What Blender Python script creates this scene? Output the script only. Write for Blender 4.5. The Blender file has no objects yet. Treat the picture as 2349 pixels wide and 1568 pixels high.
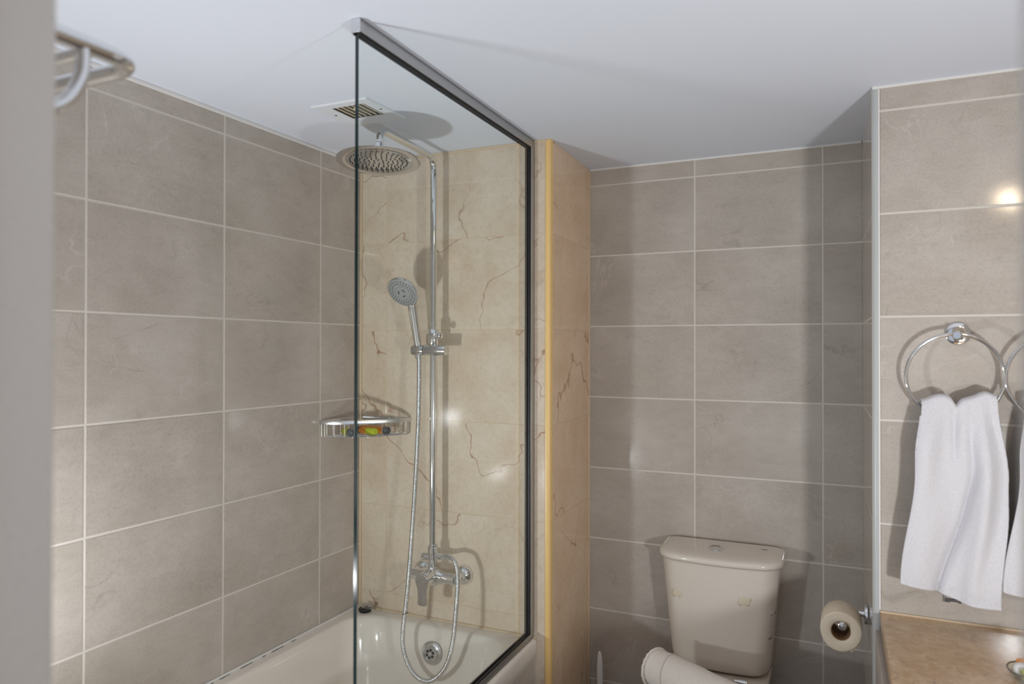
import bpy, bmesh, math, random
from mathutils import Vector, Matrix, Quaternion
random.seed(7)
sc = bpy.context.scene
C = sc.collection
PI = math.pi

# ------------------------------------------------------------------ camera, world, lights, exposure
YAW, PITCH, ROLL = 0.43561, 0.00789, 0.0017
cs, sn = math.cos(YAW), math.sin(YAW)
FW0, RT0, UP0 = Vector((-sn, cs, 0)), Vector((cs, sn, 0)), Vector((0, 0, 1))
FW = FW0*math.cos(PITCH) + UP0*math.sin(PITCH)
UPv = UP0*math.cos(PITCH) - FW0*math.sin(PITCH)
RT = RT0*math.cos(ROLL) + UPv*math.sin(ROLL)
UPc = UPv*math.cos(ROLL) - RT0*math.sin(ROLL)
CAM = Vector((0, 0, 1.4578))
cd = bpy.data.cameras.new('camera'); co = bpy.data.objects.new('camera', cd); C.objects.link(co)
co.matrix_world = Matrix(((RT.x, UPc.x, -FW.x, CAM.x), (RT.y, UPc.y, -FW.y, CAM.y), (RT.z, UPc.z, -FW.z, CAM.z), (0, 0, 0, 1)))
cd.sensor_fit = 'HORIZONTAL'; cd.sensor_width = 36.0; cd.lens = 36*1673.5/2349
cd.clip_start = 0.02; cd.clip_end = 50
cd.dof.use_dof = True; cd.dof.focus_distance = 2.25; cd.dof.aperture_fstop = 2.6
sc.camera = co

w = bpy.data.worlds.new('world'); sc.world = w; w.use_nodes = True
bg = w.node_tree.nodes['Background']; bg.inputs[0].default_value = (0.80, 0.86, 1.0, 1); bg.inputs[1].default_value = 0.45

def lamp(name, loc, aim, power, size, col):
    l = bpy.data.lights.new(name, 'AREA'); l.shape = 'DISK'; l.energy = power; l.size = size; l.color = col
    o = bpy.data.objects.new(name, l); C.objects.link(o); o.location = loc
    o.rotation_euler = Vector(aim).to_track_quat('-Z', 'Y').to_euler()
    return o
# two photo lamps standing just inside the door (one by the bath, one over the vanity), tipped up at the ceiling, and the warm mirror lamp
lamp('photo_lamp_bath', (-1.365, 0.575, 0.77), (0.42, 0.52, 0.80), 8.2, 0.11, (0.93, 0.97, 1.0))
lamp('photo_lamp_vanity', (0.53, 0.68, 0.99), (-0.32, 0.78, 0.45), 7.0, 0.09, (0.93, 0.97, 1.0))
lamp('mirror_lamp', (0.56, 0.62, 2.04), (-0.4, 0.5, -0.8), 1.2, 0.08, (1.0, 0.80, 0.56))
vs = sc.view_settings
vs.view_transform = 'Standard'; vs.look = 'None'; vs.gamma = 1.0; vs.use_curve_mapping = False
vs.exposure = 0.46

# ------------------------------------------------------------------ measurements (metres)
XL = -1.557      # left wall face
YS = 2.087       # beige shower end wall face
YB = 2.511       # toilet recess back wall face
YR = 2.005       # wall with the towel rings
ZC = 2.103       # ceiling
YN = 0.385       # inner face of the door wall
XR = 0.66        # wall beside the vanity
RIM = 0.56       # bath rim
Z3 = 1.535; HT = 0.253
ZJ = [0.0] + [Z3 + n*HT for n in range(-6, 3)] + [ZC]        # grey tile joints
ZJB = [0.0] + [1.8136 - n*0.2982 for n in range(5, -1, -1)] + [ZC]
ZJB = [z for z in ZJB if z == 0 or z > 0.1]

# ------------------------------------------------------------------ materials
def newmat(name):
    m = bpy.data.materials.new(name); m.use_nodes = True
    nt = m.node_tree; b = nt.nodes['Principled BSDF']
    return m, nt, b
def srgb(r, g, b):
    f = lambda c: (c/255/12.92) if c <= 10.3 else (((c/255)+0.055)/1.055)**2.4
    return (f(r), f(g), f(b), 1)
def plain(name, col, rough=0.5, metal=0.0, bump=None, spec=0.5, coat=0.0):
    m, nt, b = newmat(name)
    b.inputs['Base Color'].default_value = col; b.inputs['Roughness'].default_value = rough
    b.inputs['Metallic'].default_value = metal; b.inputs['Specular IOR Level'].default_value = spec
    b.inputs['Coat Weight'].default_value = coat
    tc = nt.nodes.new('ShaderNodeTexCoord')
    n = nt.nodes.new('ShaderNodeTexNoise'); n.inputs['Scale'].default_value = bump[0] if bump else 40
    nt.links.new(tc.outputs['Object'], n.inputs['Vector'])
    if bump:
        n.inputs['Detail'].default_value = 4
        bp = nt.nodes.new('ShaderNodeBump'); bp.inputs['Strength'].default_value = bump[1]; bp.inputs['Distance'].default_value = bump[2]
        nt.links.new(n.outputs['Fac'], bp.inputs['Height']); nt.links.new(bp.outputs['Normal'], b.inputs['Normal'])
    else:   # faint smudges in the gloss
        mr = nt.nodes.new('ShaderNodeMapRange'); mr.inputs['To Min'].default_value = rough*0.85; mr.inputs['To Max'].default_value = min(1, rough*1.15)
        nt.links.new(n.outputs['Fac'], mr.inputs['Value']); nt.links.new(mr.outputs['Result'], b.inputs['Roughness'])
    return m

def tile_coords(nt, amount=7.0):
    tc = nt.nodes.new('ShaderNodeTexCoord'); oi = nt.nodes.new('ShaderNodeObjectInfo')
    mul = nt.nodes.new('ShaderNodeVectorMath'); mul.operation = 'SCALE'; mul.inputs[0].default_value = (amount, amount*2.3, amount*1.7)
    nt.links.new(oi.outputs['Random'], mul.inputs['Scale'])
    add = nt.nodes.new('ShaderNodeVectorMath'); add.operation = 'ADD'
    nt.links.new(tc.outputs['Object'], add.inputs[0]); nt.links.new(mul.outputs[0], add.inputs[1])
    return add.outputs[0]
def noise(nt, vec, scale, detail=4, rough=0.55, dist=0.0):
    n = nt.nodes.new('ShaderNodeTexNoise'); n.inputs['Scale'].default_value = scale; n.inputs['Detail'].default_value = detail
    n.inputs['Roughness'].default_value = rough; n.inputs['Distortion'].default_value = dist
    nt.links.new(vec, n.inputs['Vector']); return n.outputs['Fac']
def ramp(nt, fac, stops):
    r = nt.nodes.new('ShaderNodeValToRGB'); e = r.color_ramp.elements
    while len(e) < len(stops): e.new(0.5)
    for el, (p, c) in zip(e, stops): el.position = p; el.color = c if len(c) == 4 else (*c, 1)
    nt.links.new(fac, r.inputs['Fac']); return r.outputs['Color']
def mix(nt, fac, a, b, mode='MIX'):
    n = nt.nodes.new('ShaderNodeMix'); n.data_type = 'RGBA'; n.blend_type = mode
    for s, v in ((n.inputs[0], fac), (n.inputs[6], a), (n.inputs[7], b)):
        if hasattr(v, 'links') or isinstance(v, bpy.types.NodeSocket): nt.links.new(v, s)
        else: s.default_value = v
    return n.outputs[2]
def veinmask(nt, vec, scale, width, dist, gate_scale, gate):
    f = noise(nt, vec, scale, 5, 0.48, dist)
    s = nt.nodes.new('ShaderNodeMath'); s.operation = 'SUBTRACT'; nt.links.new(f, s.inputs[0]); s.inputs[1].default_value = 0.5
    a = nt.nodes.new('ShaderNodeMath'); a.operation = 'ABSOLUTE'; nt.links.new(s.outputs[0], a.inputs[0])
    l = ramp(nt, a.outputs[0], [(0, (1, 1, 1)), (width, (0, 0, 0))])
    g = ramp(nt, noise(nt, vec, gate_scale, 2), [(gate, (0, 0, 0)), (gate+0.12, (1, 1, 1))])
    return mix(nt, 1.0, l, g, 'MULTIPLY')

def grey_tile_mat():
    m, nt, b = newmat('grey_stone_tile')
    v = tile_coords(nt)
    mp = nt.nodes.new('ShaderNodeMapping'); mp.inputs['Rotation'].default_value = (0, 0.7, 0); mp.inputs['Scale'].default_value = (1, 1, 2.6)
    nt.links.new(v, mp.inputs['Vector']); vd = mp.outputs['Vector']
    big = noise(nt, v, 4.2, 5, 0.55)
    base = ramp(nt, big, [(0.30, srgb(178, 169, 159)), (0.5, srgb(187, 178, 169)), (0.70, srgb(196, 188, 180))])
    streak = ramp(nt, noise(nt, vd, 16, 6, 0.62, 0.6), [(0.30, (0.93, 0.925, 0.92)), (0.52, (1, 1, 1)), (0.75, (1.045, 1.045, 1.045))])
    c = mix(nt, 0.85, base, streak, 'MULTIPLY')
    fine = ramp(nt, noise(nt, v, 210, 5, 0.75), [(0.34, (0.78, 0.77, 0.75)), (0.50, (1.0, 1.0, 1.0)), (0.8, (1.05, 1.05, 1.05))])
    c = mix(nt, 0.65, c, fine, 'MULTIPLY')
    dark = veinmask(nt, v, 4.0, 0.010, 0.8, 5.0, 0.56)
    c = mix(nt, mix(nt, 1, dark, (0.35, 0.35, 0.35, 1), 'MULTIPLY'), c, srgb(138, 130, 118))
    lite = veinmask(nt, v, 5.0, 0.012, 1.0, 4.0, 0.52)
    c = mix(nt, mix(nt, 1, lite, (0.30, 0.30, 0.30, 1), 'MULTIPLY'), c, srgb(222, 217, 210))
    nt.links.new(c, b.inputs['Base Color'])
    b.inputs['Roughness'].default_value = 0.11; b.inputs['Specular IOR Level'].default_value = 0.38
    bp = nt.nodes.new('ShaderNodeBump'); bp.inputs['Strength'].default_value = 0.035; bp.inputs['Distance'].default_value = 0.002
    nt.links.new(noise(nt, v, 25, 4), bp.inputs['Height']); nt.links.new(bp.outputs['Normal'], b.inputs['Normal'])
    return m
def beige_tile_mat(name='beige_marble_tile', tint=(1, 1, 1, 1)):
    m, nt, b = newmat(name)
    v = tile_coords(nt)
    base = ramp(nt, noise(nt, v, 7.0, 6, 0.6), [(0.3, srgb(212, 192, 168)), (0.5, srgb(220, 203, 182)), (0.72, srgb(226, 212, 194))])
    fine = ramp(nt, noise(nt, v, 70, 6, 0.7), [(0.30, (0.86, 0.84, 0.81)), (0.52, (1, 1, 1)), (0.75, (1.04, 1.04, 1.04))])
    c = mix(nt, 0.8, base, fine, 'MULTIPLY')
    v1 = veinmask(nt, v, 1.6, 0.0036, 0.3, 2.0, 0.42)
    c = mix(nt, mix(nt, 1, v1, (0.78, 0.78, 0.78, 1), 'MULTIPLY'), c, srgb(150, 98, 66))
    v2 = veinmask(nt, v, 3.2, 0.0065, 0.5, 3.0, 0.52)
    c = mix(nt, mix(nt, 1, v2, (0.28, 0.28, 0.28, 1), 'MULTIPLY'), c, srgb(172, 134, 98))
    c = mix(nt, 1.0, c, tint, 'MULTIPLY')
    nt.links.new(c, b.inputs['Base Color'])
    b.inputs['Roughness'].default_value = 0.09; b.inputs['Specular IOR Level'].default_value = 0.5
    return m
def counter_mat():
    m, nt, b = newmat('brown_beige_marble')
    tc = nt.nodes.new('ShaderNodeTexCoord'); v = tc.outputs['Object']
    base = ramp(nt, noise(nt, v, 40, 8, 0.72, 0.9), [(0.3, srgb(176, 140, 102)), (0.5, srgb(200, 166, 128)), (0.72, srgb(218, 192, 158))])
    v1 = veinmask(nt, v, 9.0, 0.012, 0.9, 8.0, 0.50)
    c = mix(nt, mix(nt, 1, v1, (0.6, 0.6, 0.6, 1), 'MULTIPLY'), base, srgb(104, 76, 52))
    nt.links.new(c, b.inputs['Base Color']); b.inputs['Roughness'].default_value = 0.22
    return m
def terry_mat(name, col):
    m, nt, b = newmat(name)
    tc = nt.nodes.new('ShaderNodeTexCoord'); v = tc.outputs['Object']
    n1 = noise(nt, v, 420, 3, 0.6)
    c = ramp(nt, n1, [(0.3, tuple(x*0.86 for x in col[:3])), (0.6, col[:3])])
    nt.links.new(c, b.inputs['Base Color']); b.inputs['Roughness'].default_value = 0.95
    b.inputs['Sheen Weight'].default_value = 0.35; b.inputs['Specular IOR Level'].default_value = 0.15
    bp = nt.nodes.new('ShaderNodeBump'); bp.inputs['Strength'].default_value = 0.5; bp.inputs['Distance'].default_value = 0.002
    nt.links.new(n1, bp.inputs['Height']); nt.links.new(bp.outputs['Normal'], b.inputs['Normal'])
    return m
def clear_glass(name, tint, ior=1.5):
    m = bpy.data.materials.new(name); m.use_nodes = True; nt = m.node_tree; nt.nodes.clear()
    out = nt.nodes.new('ShaderNodeOutputMaterial'); mx = nt.nodes.new('ShaderNodeMixShader')
    tr = nt.nodes.new('ShaderNodeBsdfTransparent'); tr.inputs[0].default_value = tint
    gl = nt.nodes.new('ShaderNodeBsdfGlossy'); gl.inputs['Roughness'].default_value = 0.0
    fr = nt.nodes.new('ShaderNodeFresnel'); fr.inputs['IOR'].default_value = ior
    geo = nt.nodes.new('ShaderNodeNewGeometry')        # the inner surface of the pane never reaches total reflection
    mr = nt.nodes.new('ShaderNodeMath'); mr.operation = 'MULTIPLY'
    inv = nt.nodes.new('ShaderNodeMath'); inv.operation = 'SUBTRACT'; inv.inputs[0].default_value = 1.0
    nt.links.new(geo.outputs['Backfacing'], inv.inputs[1])
    nt.links.new(fr.outputs[0], mr.inputs[0]); nt.links.new(inv.outputs[0], mr.inputs[1])
    nt.links.new(mr.outputs[0], mx.inputs[0]); nt.links.new(tr.outputs[0], mx.inputs[1]); nt.links.new(gl.outputs[0], mx.inputs[2])
    nt.links.new(mx.outputs[0], out.inputs[0]); return m

M = dict(
    grey=grey_tile_mat(), beige=beige_tile_mat(), beige_warm_lit=beige_tile_mat('warm_lit_beige_marble_tile', (1.14, 1.01, 0.88, 1)), counter=counter_mat(),  # pier copy of the beige tile has warm light put into its tint
    grout=plain('pale_grout', srgb(214, 208, 200), 0.7, bump=(300, 0.15, 0.001)),
    grout_beige=plain('beige_grout', srgb(214, 192, 164), 0.7, bump=(300, 0.15, 0.001)),
    paint=plain('white_ceiling_paint', srgb(223, 228, 239), 0.75, bump=(180, 0.05, 0.001)),
    caulk=plain('white_silicone', srgb(232, 230, 228), 0.35),
    caulk_tan=plain('tan_silicone', srgb(214, 192, 162), 0.4),
    trim_yellow=plain('ochre_plastic_trim', srgb(240, 202, 132), 0.35),
    trim_white=plain('grey_white_plastic_trim', srgb(186, 188, 188), 0.3),
    chrome=plain('chrome', (0.80, 0.81, 0.82, 1), 0.06, 1.0),
    chrome_rough=plain('brushed_chrome', (0.70, 0.71, 0.72, 1), 0.16, 1.0),
    steel_face=plain('satin_steel_face', (0.60, 0.60, 0.60, 1), 0.26, 1.0),
    alu=plain('anodised_aluminium', (0.50, 0.50, 0.50, 1), 0.38, 1.0, bump=(500, 0.03, 0.0005)),
    alu_light=plain('satin_aluminium', (0.74, 0.75, 0.77, 1), 0.26, 1.0),
    gasket=plain('black_rubber', (0.006, 0.006, 0.007, 1), 0.45),
    gasket2=plain('smoked_rubber_lip', (0.05, 0.05, 0.055, 1), 0.4),
    glass=clear_glass('clear_pane', (0.955, 0.975, 0.968, 1), 1.45),
    glass_edge=plain('dark_teal_glass_edge', (0.004, 0.018, 0.020, 1), 0.08, spec=0.6),
    enamel=plain('white_bath_enamel', srgb(230, 222, 212), 0.12, spec=0.5, coat=0.3),
    porcelain=plain('white_porcelain', srgb(226, 216, 205), 0.10, spec=0.5, coat=0.3),
    vent=plain('white_vent_plastic', srgb(226, 229, 234), 0.45),
    vent_slat=plain('yellowed_vent_slat', srgb(214, 204, 182), 0.5),
    duct=plain('dusty_duct', srgb(88, 74, 54), 0.9),
    door=plain('glossy_door_frame_paint', srgb(196, 192, 188), 0.28, spec=0.4),
    terry=terry_mat('white_terry', srgb(220, 219, 224)), terry_warm=terry_mat('white_terry_bath_towel', srgb(248, 240, 232)),
    paper=plain('tissue_paper', srgb(232, 220, 200), 0.95, bump=(260, 0.35, 0.002), spec=0.1),
    card=plain('cardboard_core', srgb(150, 118, 84), 0.9),
    dot=plain('dark_nozzle_rubber', (0.012, 0.012, 0.013, 1), 0.5),
    greyface=plain('grey_spray_face', srgb(168, 170, 170), 0.3, 0.2),
    lime=plain('lime_plastic', srgb(186, 196, 44), 0.3), orange=plain('orange_plastic', srgb(232, 142, 18), 0.3),
    cap=plain('dark_grey_cap', srgb(92, 94, 98), 0.4), whiteplastic=plain('white_plastic', srgb(226, 224, 224), 0.3),
    ink=plain('blue_black_ink', srgb(26, 44, 66), 0.6), ink2=plain('black_ink', srgb(36, 36, 40), 0.6),
    sticker=plain('peeling_clear_sticker', srgb(214, 206, 196), 0.25), residue=plain('yellow_tape_residue', srgb(220, 207, 184), 0.6),
    wood=plain('vanity_panel', srgb(176, 166, 156), 0.4), dark=plain('dark_void', (0.01, 0.01, 0.01, 1), 0.9),
    floor=plain('floor_tile', srgb(150, 142, 132), 0.3, bump=(20, 0.1, 0.001)), tint_glass=clear_glass('dish_glass', (0.93, 0.95, 0.93, 1), 1.5),
    stain=plain('rust_stain', srgb(110, 30, 14), 0.7), mirror=plain('mirror_silver', (0.9, 0.9, 0.9, 1), 0.02, 1.0),
)

# ------------------------------------------------------------------ mesh helpers
def frame_of(d):
    d = d.normalized(); a = Vector((0, 0, 1)) if abs(d.z) < 0.9 else Vector((1, 0, 0))
    x = a.cross(d).normalized(); return x, d.cross(x)
def catmull(P, n):
    P = [Vector(p) for p in P]; out = []
    Q = [2*P[0]-P[1]] + P + [2*P[-1]-P[-2]]
    for i in range(1, len(Q)-2):
        for k in range(n):
            t = k/n; p0, p1, p2, p3 = Q[i-1:i+3]
            out.append(0.5*((2*p1)+(p2-p0)*t+(2*p0-5*p1+4*p2-p3)*t*t+(3*p1-p0-3*p2+p3)*t**3))
    out.append(P[-1]); return out
class MB:
    def __init__(s): s.v = []; s.f = []
    def add(s, v, f):
        o = len(s.v); s.v += [Vector(p) for p in v]; s.f += [tuple(i+o for i in q) for q in f]; return s
    def box(s, a, b):
        (x0, y0, z0), (x1, y1, z1) = a, b
        return s.add([(x0,y0,z0),(x1,y0,z0),(x1,y1,z0),(x0,y1,z0),(x0,y0,z1),(x1,y0,z1),(x1,y1,z1),(x0,y1,z1)],
                     [(0,3,2,1),(4,5,6,7),(0,1,5,4),(1,2,6,5),(2,3,7,6),(3,0,4,7)])
    def hexa(s, lo, hi):   # 4 lower, 4 upper corners (counter-clockwise from above)
        return s.add(list(lo)+list(hi), [(3,2,1,0),(4,5,6,7),(0,1,5,4),(1,2,6,5),(2,3,7,6),(3,0,4,7)])
    def loft(s, rings, cap0=True, cap1=True):
        n = len(rings[0]); v = [p for r in rings for p in r]; f = []
        for i in range(len(rings)-1):
            for k in range(n):
                a, b = i*n+k, i*n+(k+1) % n; f.append((a, b, b+n, a+n))
        if cap0: f.append(tuple(range(n-1, -1, -1)))
        if cap1: f.append(tuple((len(rings)-1)*n+k for k in range(n)))
        return s.add(v, f)
    def tube(s, path, r, seg=12, cap=True):
        path = [Vector(p) for p in path]; n = len(path); R = r if isinstance(r, (list, tuple)) else [r]*n
        t = [(path[min(i+1, n-1)]-path[max(i-1, 0)]).normalized() for i in range(n)]
        x, y = frame_of(t[0]); rings = []
        for i in range(n):
            if i:
                q = t[i-1].rotation_difference(t[i]); x = q @ x; x = (x - t[i]*x.dot(t[i])).normalized(); y = t[i].cross(x)
            rings.append([path[i]+(x*math.cos(2*PI*k/seg)+y*math.sin(2*PI*k/seg))*R[i] for k in range(seg)])
        return s.loft(rings, cap, cap)
    def cyl(s, a, b, r0, r1=None, seg=24, bev=0.0):
        a, b = Vector(a), Vector(b); r1 = r0 if r1 is None else r1; d = (b-a); L = d.length; d.normalize()
        prof = [(0, r0), (L, r1)] if not bev else [(0, r0-bev), (bev*.3, r0-bev*.3), (bev, r0), (L-bev, r1), (L-bev*.3, r1-bev*.3), (L, r1-bev)]
        return s.lathe(a, d, prof, seg)
    def lathe(s, o, d, prof, seg=32, cap0=True, cap1=True):    # prof: (distance along d, radius)
        o, d = Vector(o), Vector(d).normalized(); x, y = frame_of(d)
        return s.loft([[o+d*h+(x*math.cos(2*PI*k/seg)+y*math.sin(2*PI*k/seg))*max(r, 1e-5) for k in range(seg)] for h, r in prof], cap0, cap1)
    def sphere(s, c, r, seg=12, rings=8, d=(0, 0, 1)):
        return s.lathe(Vector(c)-Vector(d).normalized()*r, d, [(r-r*math.cos(PI*i/rings), r*math.sin(PI*i/rings)) for i in range(rings+1)], seg)
    def build(s, name, mat, parent=None, smooth=True, angle=40, bevel=0, solid=0, kind=None, label=None, subsurf=0):
        me = bpy.data.meshes.new(name)
        off = parent_loc(parent)
        me.from_pydata([p-off for p in s.v], [], s.f); me.validate(); me.update()
        bm = bmesh.new(); bm.from_mesh(me); bmesh.ops.recalc_face_normals(bm, faces=bm.faces)
        if bevel:
            ed = [e for e in bm.edges if len(e.link_faces) == 2 and e.calc_face_angle(0) > 0.6]
            bmesh.ops.bevel(bm, geom=ed, offset=bevel, segments=3, profile=0.5, affect='EDGES', clamp_overlap=True)
        bm.to_mesh(me); bm.free()
        o = bpy.data.objects.new(name, me); C.objects.link(o); me.materials.append(M[mat])
        if smooth:
            for p in me.polygons: p.use_smooth = True
            me.set_sharp_from_angle(angle=math.radians(angle))
        if parent: o.parent = parent
        if solid:
            md = o.modifiers.new('thickness', 'SOLIDIFY'); md.thickness = solid; md.offset = 0
        if subsurf:
            md = o.modifiers.new('smooth', 'SUBSURF'); md.levels = subsurf; md.render_levels = subsurf
        if kind: o['kind'] = kind
        if label: o['label'] = label
        return o
def parent_loc(p):
    v = Vector((0, 0, 0))
    while p is not None:
        v = v + p.location; p = p.parent
    return v
def tag(o, label, cat, group=None, kind=None):
    o['label'] = label; o['category'] = cat
    if group: o['group'] = group
    if kind: o['kind'] = kind
    return o
def thing(name, loc, label, cat, group=None, kind=None):
    o = bpy.data.objects.new(name, None); C.objects.link(o); o.location = loc; o.empty_display_size = 0.05
    return tag(o, label, cat, group, kind)
def copy_tree(o, parent=None):
    c = o.copy(); C.objects.link(c); c.parent = parent
    for ch in list(o.children): copy_tree(ch, c)
    return c
def rrect(x0, x1, y0, y1, r, z, n=10):
    pts = []
    for cx, cy, a0 in ((x1-r, y1-r, 0), (x0+r, y1-r, PI/2), (x0+r, y0+r, PI), (x1-r, y0+r, 1.5*PI)):
        for k in range(n+1):
            a = a0+PI/2*k/n; pts.append(Vector((cx+r*math.cos(a), cy+r*math.sin(a), z)))
    return pts

# ------------------------------------------------------------------ tiled walls
TILE_CACHE = {}
def tile_mesh(wd, hg, mat):
    key = (round(wd, 4), round(hg, 4), mat)
    if key in TILE_CACHE: return TILE_CACHE[key]
    a, b, c, t = wd/2, hg/2, 0.0012, 0.009
    v = [(-a+c,0,-b+c),(a-c,0,-b+c),(a-c,0,b-c),(-a+c,0,b-c), (-a,c,-b),(a,c,-b),(a,c,b),(-a,c,b), (-a,t,-b),(a,t,-b),(a,t,b),(-a,t,b)]
    f = [(0,1,2,3)]
    for k in range(4):
        l = (k+1) % 4; f += [(k, 4+k, 4+l, l), (4+k, 8+k, 8+l, 4+l)]
    f.append((11, 10, 9, 8))
    me = bpy.data.meshes.new('tile'); me.from_pydata(v, [], f); me.update()
    bm = bmesh.new(); bm.from_mesh(me); bmesh.ops.recalc_face_normals(bm, faces=bm.faces); bm.to_mesh(me); bm.free()
    me.materials.append(M[mat]); TILE_CACHE[key] = me
    return me
def tiled_wall(name, o, u, us, zs, mat, grout, label, slab=0.08, gap=0.0046, recess=0.0008, jitter=0.0007, cat='wall'):
    """o: point on the tile face where u = 0 (z = 0), u: direction to the right when facing the wall"""
    u = Vector(u).normalized(); o = Vector(o); n = u.cross(Vector((0, 0, 1)))        # n points into the room
    a, b = o+u*us[0], o+u*us[-1]; z0, z1 = zs[0], zs[-1]
    p = lambda q, d, z: q - n*d + Vector((0, 0, z))
    wall = MB().hexa([p(a, recess, z0), p(b, recess, z0), p(b, slab, z0), p(a, slab, z0)],
                     [p(a, recess, z1), p(b, recess, z1), p(b, slab, z1), p(a, slab, z1)]).build(name, grout, smooth=False)
    tag(wall, label, cat, kind='structure')
    R = Matrix((( u.x, -n.x, 0), (u.y, -n.y, 0), (0, 0, 1))).to_4x4()
    for i in range(len(us)-1):
        for j in range(len(zs)-1):
            wd, hg = us[i+1]-us[i]-gap, zs[j+1]-zs[j]-gap
            if wd < 0.004 or hg < 0.004: continue
            t = bpy.data.objects.new('tile', tile_mesh(wd, hg, mat)); C.objects.link(t); t.parent = wall
            c = o + u*(us[i]+us[i+1])/2 + Vector((0, 0, (zs[j]+zs[j+1])/2))
            J = Matrix.Rotation(random.uniform(-jitter, jitter), 4, 'X') @ Matrix.Rotation(random.uniform(-jitter, jitter), 4, 'Z')
            t.matrix_local = Matrix.Translation(c) @ R @ J
    return wall

# left wall: u = +Y from the door wall
yl = [YN, 0.680, 1.0788, 1.4767, 1.8765, YS]
tiled_wall('wall_left', (XL, 0, 0), (0, 1, 0), yl, ZJ, 'grey', 'grout', 'long grey tiled wall running beside the bath')
# beige wall behind the shower, reaching to the ochre corner trim
tiled_wall('wall_shower', (0, YS, 0), (1, 0, 0), [XL, -1.446, -0.8575], ZJB, 'beige', 'grout_beige', 'beige veined marble tiled wall behind the shower column', slab=0.014, gap=0.0014, recess=0.0003, jitter=0.0008)
# side of the beige pier, facing the toilet
cu = Vector((-0.861+0.842, YB-YS-0.004, 0)); cl = cu.length
tiled_wall('wall_pier', (-0.842, YS+0.004, 0), cu, [0, cl], ZJB, 'beige_warm_lit', 'grout_beige', 'narrow beige tiled side of the pier next to the toilet', slab=0.012, gap=0.0020, recess=0.0004)
# back wall of the toilet recess
tiled_wall('wall_back', (0, YB, 0), (1, 0, 0), [-0.861, -0.4836, -0.0829, 0.034], ZJ, 'grey', 'grout', 'grey tiled wall behind the toilet tank')
# side of the recess
ru = Vector((0.046-0.031, YR-YB, 0))
tiled_wall('wall_recess', (0.031, YB, 0), ru, [0, ru.length-0.004], ZJ, 'grey', 'grout', 'grey tiled side wall that carries the toilet roll holder', slab=0.05)
# wall with the towel rings
tiled_wall('wall_right', (0, YR, 0), (1, 0, 0), [0.061, 0.461, XR], ZJ, 'grey', 'grout', 'grey tiled wall carrying the towel rings above the counter', slab=0.06)
# wall beside the vanity and door wall (behind and beside the camera)
tiled_wall('wall_vanity', (XR, YR, 0), (0, -1, 0), [0, 0.4, 0.8, 1.2, YR-YN], ZJ, 'grey', 'grout', 'grey tiled wall along the back of the vanity', slab=0.06)
XD0, XD1 = -0.60, 0.068      # door opening
tiled_wall('wall_door_hinge', (XD0-0.05, YN, 0), (-1, 0, 0), [0, 0.4, 0.8, XD0-0.05-XL], ZJ, 'grey', 'grout', 'grey tiled door wall at the foot of the bath', slab=0.13)
tiled_wall('wall_door_latch', (XR, YN, 0), (-1, 0, 0), [0, 0.3, XR-XD1-0.05], ZJ, 'grey', 'grout', 'grey tiled door wall beside the vanity end', slab=0.13)

# floor and ceiling (with a real hole for the extract vent)
tag(MB().box((XL-0.1, -1.2, -0.06), (XR+0.1, YB+0.1, 0)).build('floor', 'floor', smooth=False), 'grey brown tiled bathroom floor', 'floor', kind='structure')
VX0, VX1, VY0, VY1 = -1.2635, -1.160, 1.566, 1.663
ce = MB(); ox0, ox1, oy0, oy1 = XL-0.1, XR+0.1, YN-0.14, YB+0.1
for zz in (ZC, ZC+0.06):
    ce.add([(ox0,oy0,zz),(ox1,oy0,zz),(ox1,oy1,zz),(ox0,oy1,zz),(VX0,VY0,zz),(VX1,VY0,zz),(VX1,VY1,zz),(VX0,VY1,zz)], [(0,1,5,4),(1,2,6,5),(2,3,7,6),(3,0,4,7)])
ce.f += [(4,5,13,12),(5,6,14,13),(6,7,15,14),(7,4,12,15),(0,8,9,1),(1,9,10,2),(2,10,11,3),(3,11,8,0)]
tag(ce.build('ceiling', 'paint', smooth=False), 'low white painted ceiling over the whole bathroom', 'ceiling', kind='structure')
# lintel above the door opening
tag(MB().box((XD0-0.05, YN-0.13, 2.02), (XD1+0.05, YN, ZC)).build('wall_lintel', 'paint', smooth=False), 'white wall strip above the bathroom door opening', 'wall', kind='structure')

# silicone beads and corner trims
def trim(name, a, b, r, mat, label, seg=8):
    return tag(MB().cyl(a, b, r, seg=seg).build(name, mat), label, 'trim', kind='structure')
tag(MB().box((XL-0.001, YN, ZC-0.011), (XL+0.004, YS, ZC)).build('trim_1', 'caulk', bevel=0.0015), 'white bead between the left wall tiles and ceiling', 'trim', kind='structure')
tag(MB().box((-0.857, YB-0.004, ZC-0.007), (0.03, YB+0.002, ZC)).build('trim_2', 'caulk', bevel=0.0012), 'white bead along the ceiling above the toilet', 'trim', kind='structure')
tag(MB().box((0.047, YR-0.004, ZC-0.007), (XR, YR+0.002, ZC)).build('trim_3', 'caulk', bevel=0.0012), 'white bead along the ceiling above the towel rings', 'trim', kind='structure')
tag(MB().box((XL+0.001, YS-0.004, ZC-0.008), (-0.85, YS+0.001, ZC)).build('trim_4', 'caulk_tan', bevel=0.0012), 'tan bead along the ceiling above the shower wall', 'trim', kind='structure')
tag(MB().box((XL+0.0005, YS-0.006, RIM), (XL+0.010, YS+0.001, ZC-0.009)).build('trim_5', 'caulk_tan', bevel=0.002), 'tan corner strip between bath wall and shower wall', 'trim', kind='structure')
tag(MB().box((-0.8625, YB-0.005, 0), (-0.8565, YB+0.001, ZC-0.008)).build('trim_9', 'caulk_tan', bevel=0.0012), 'tan bead in the corner between pier and back wall', 'trim', kind='structure')
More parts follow.
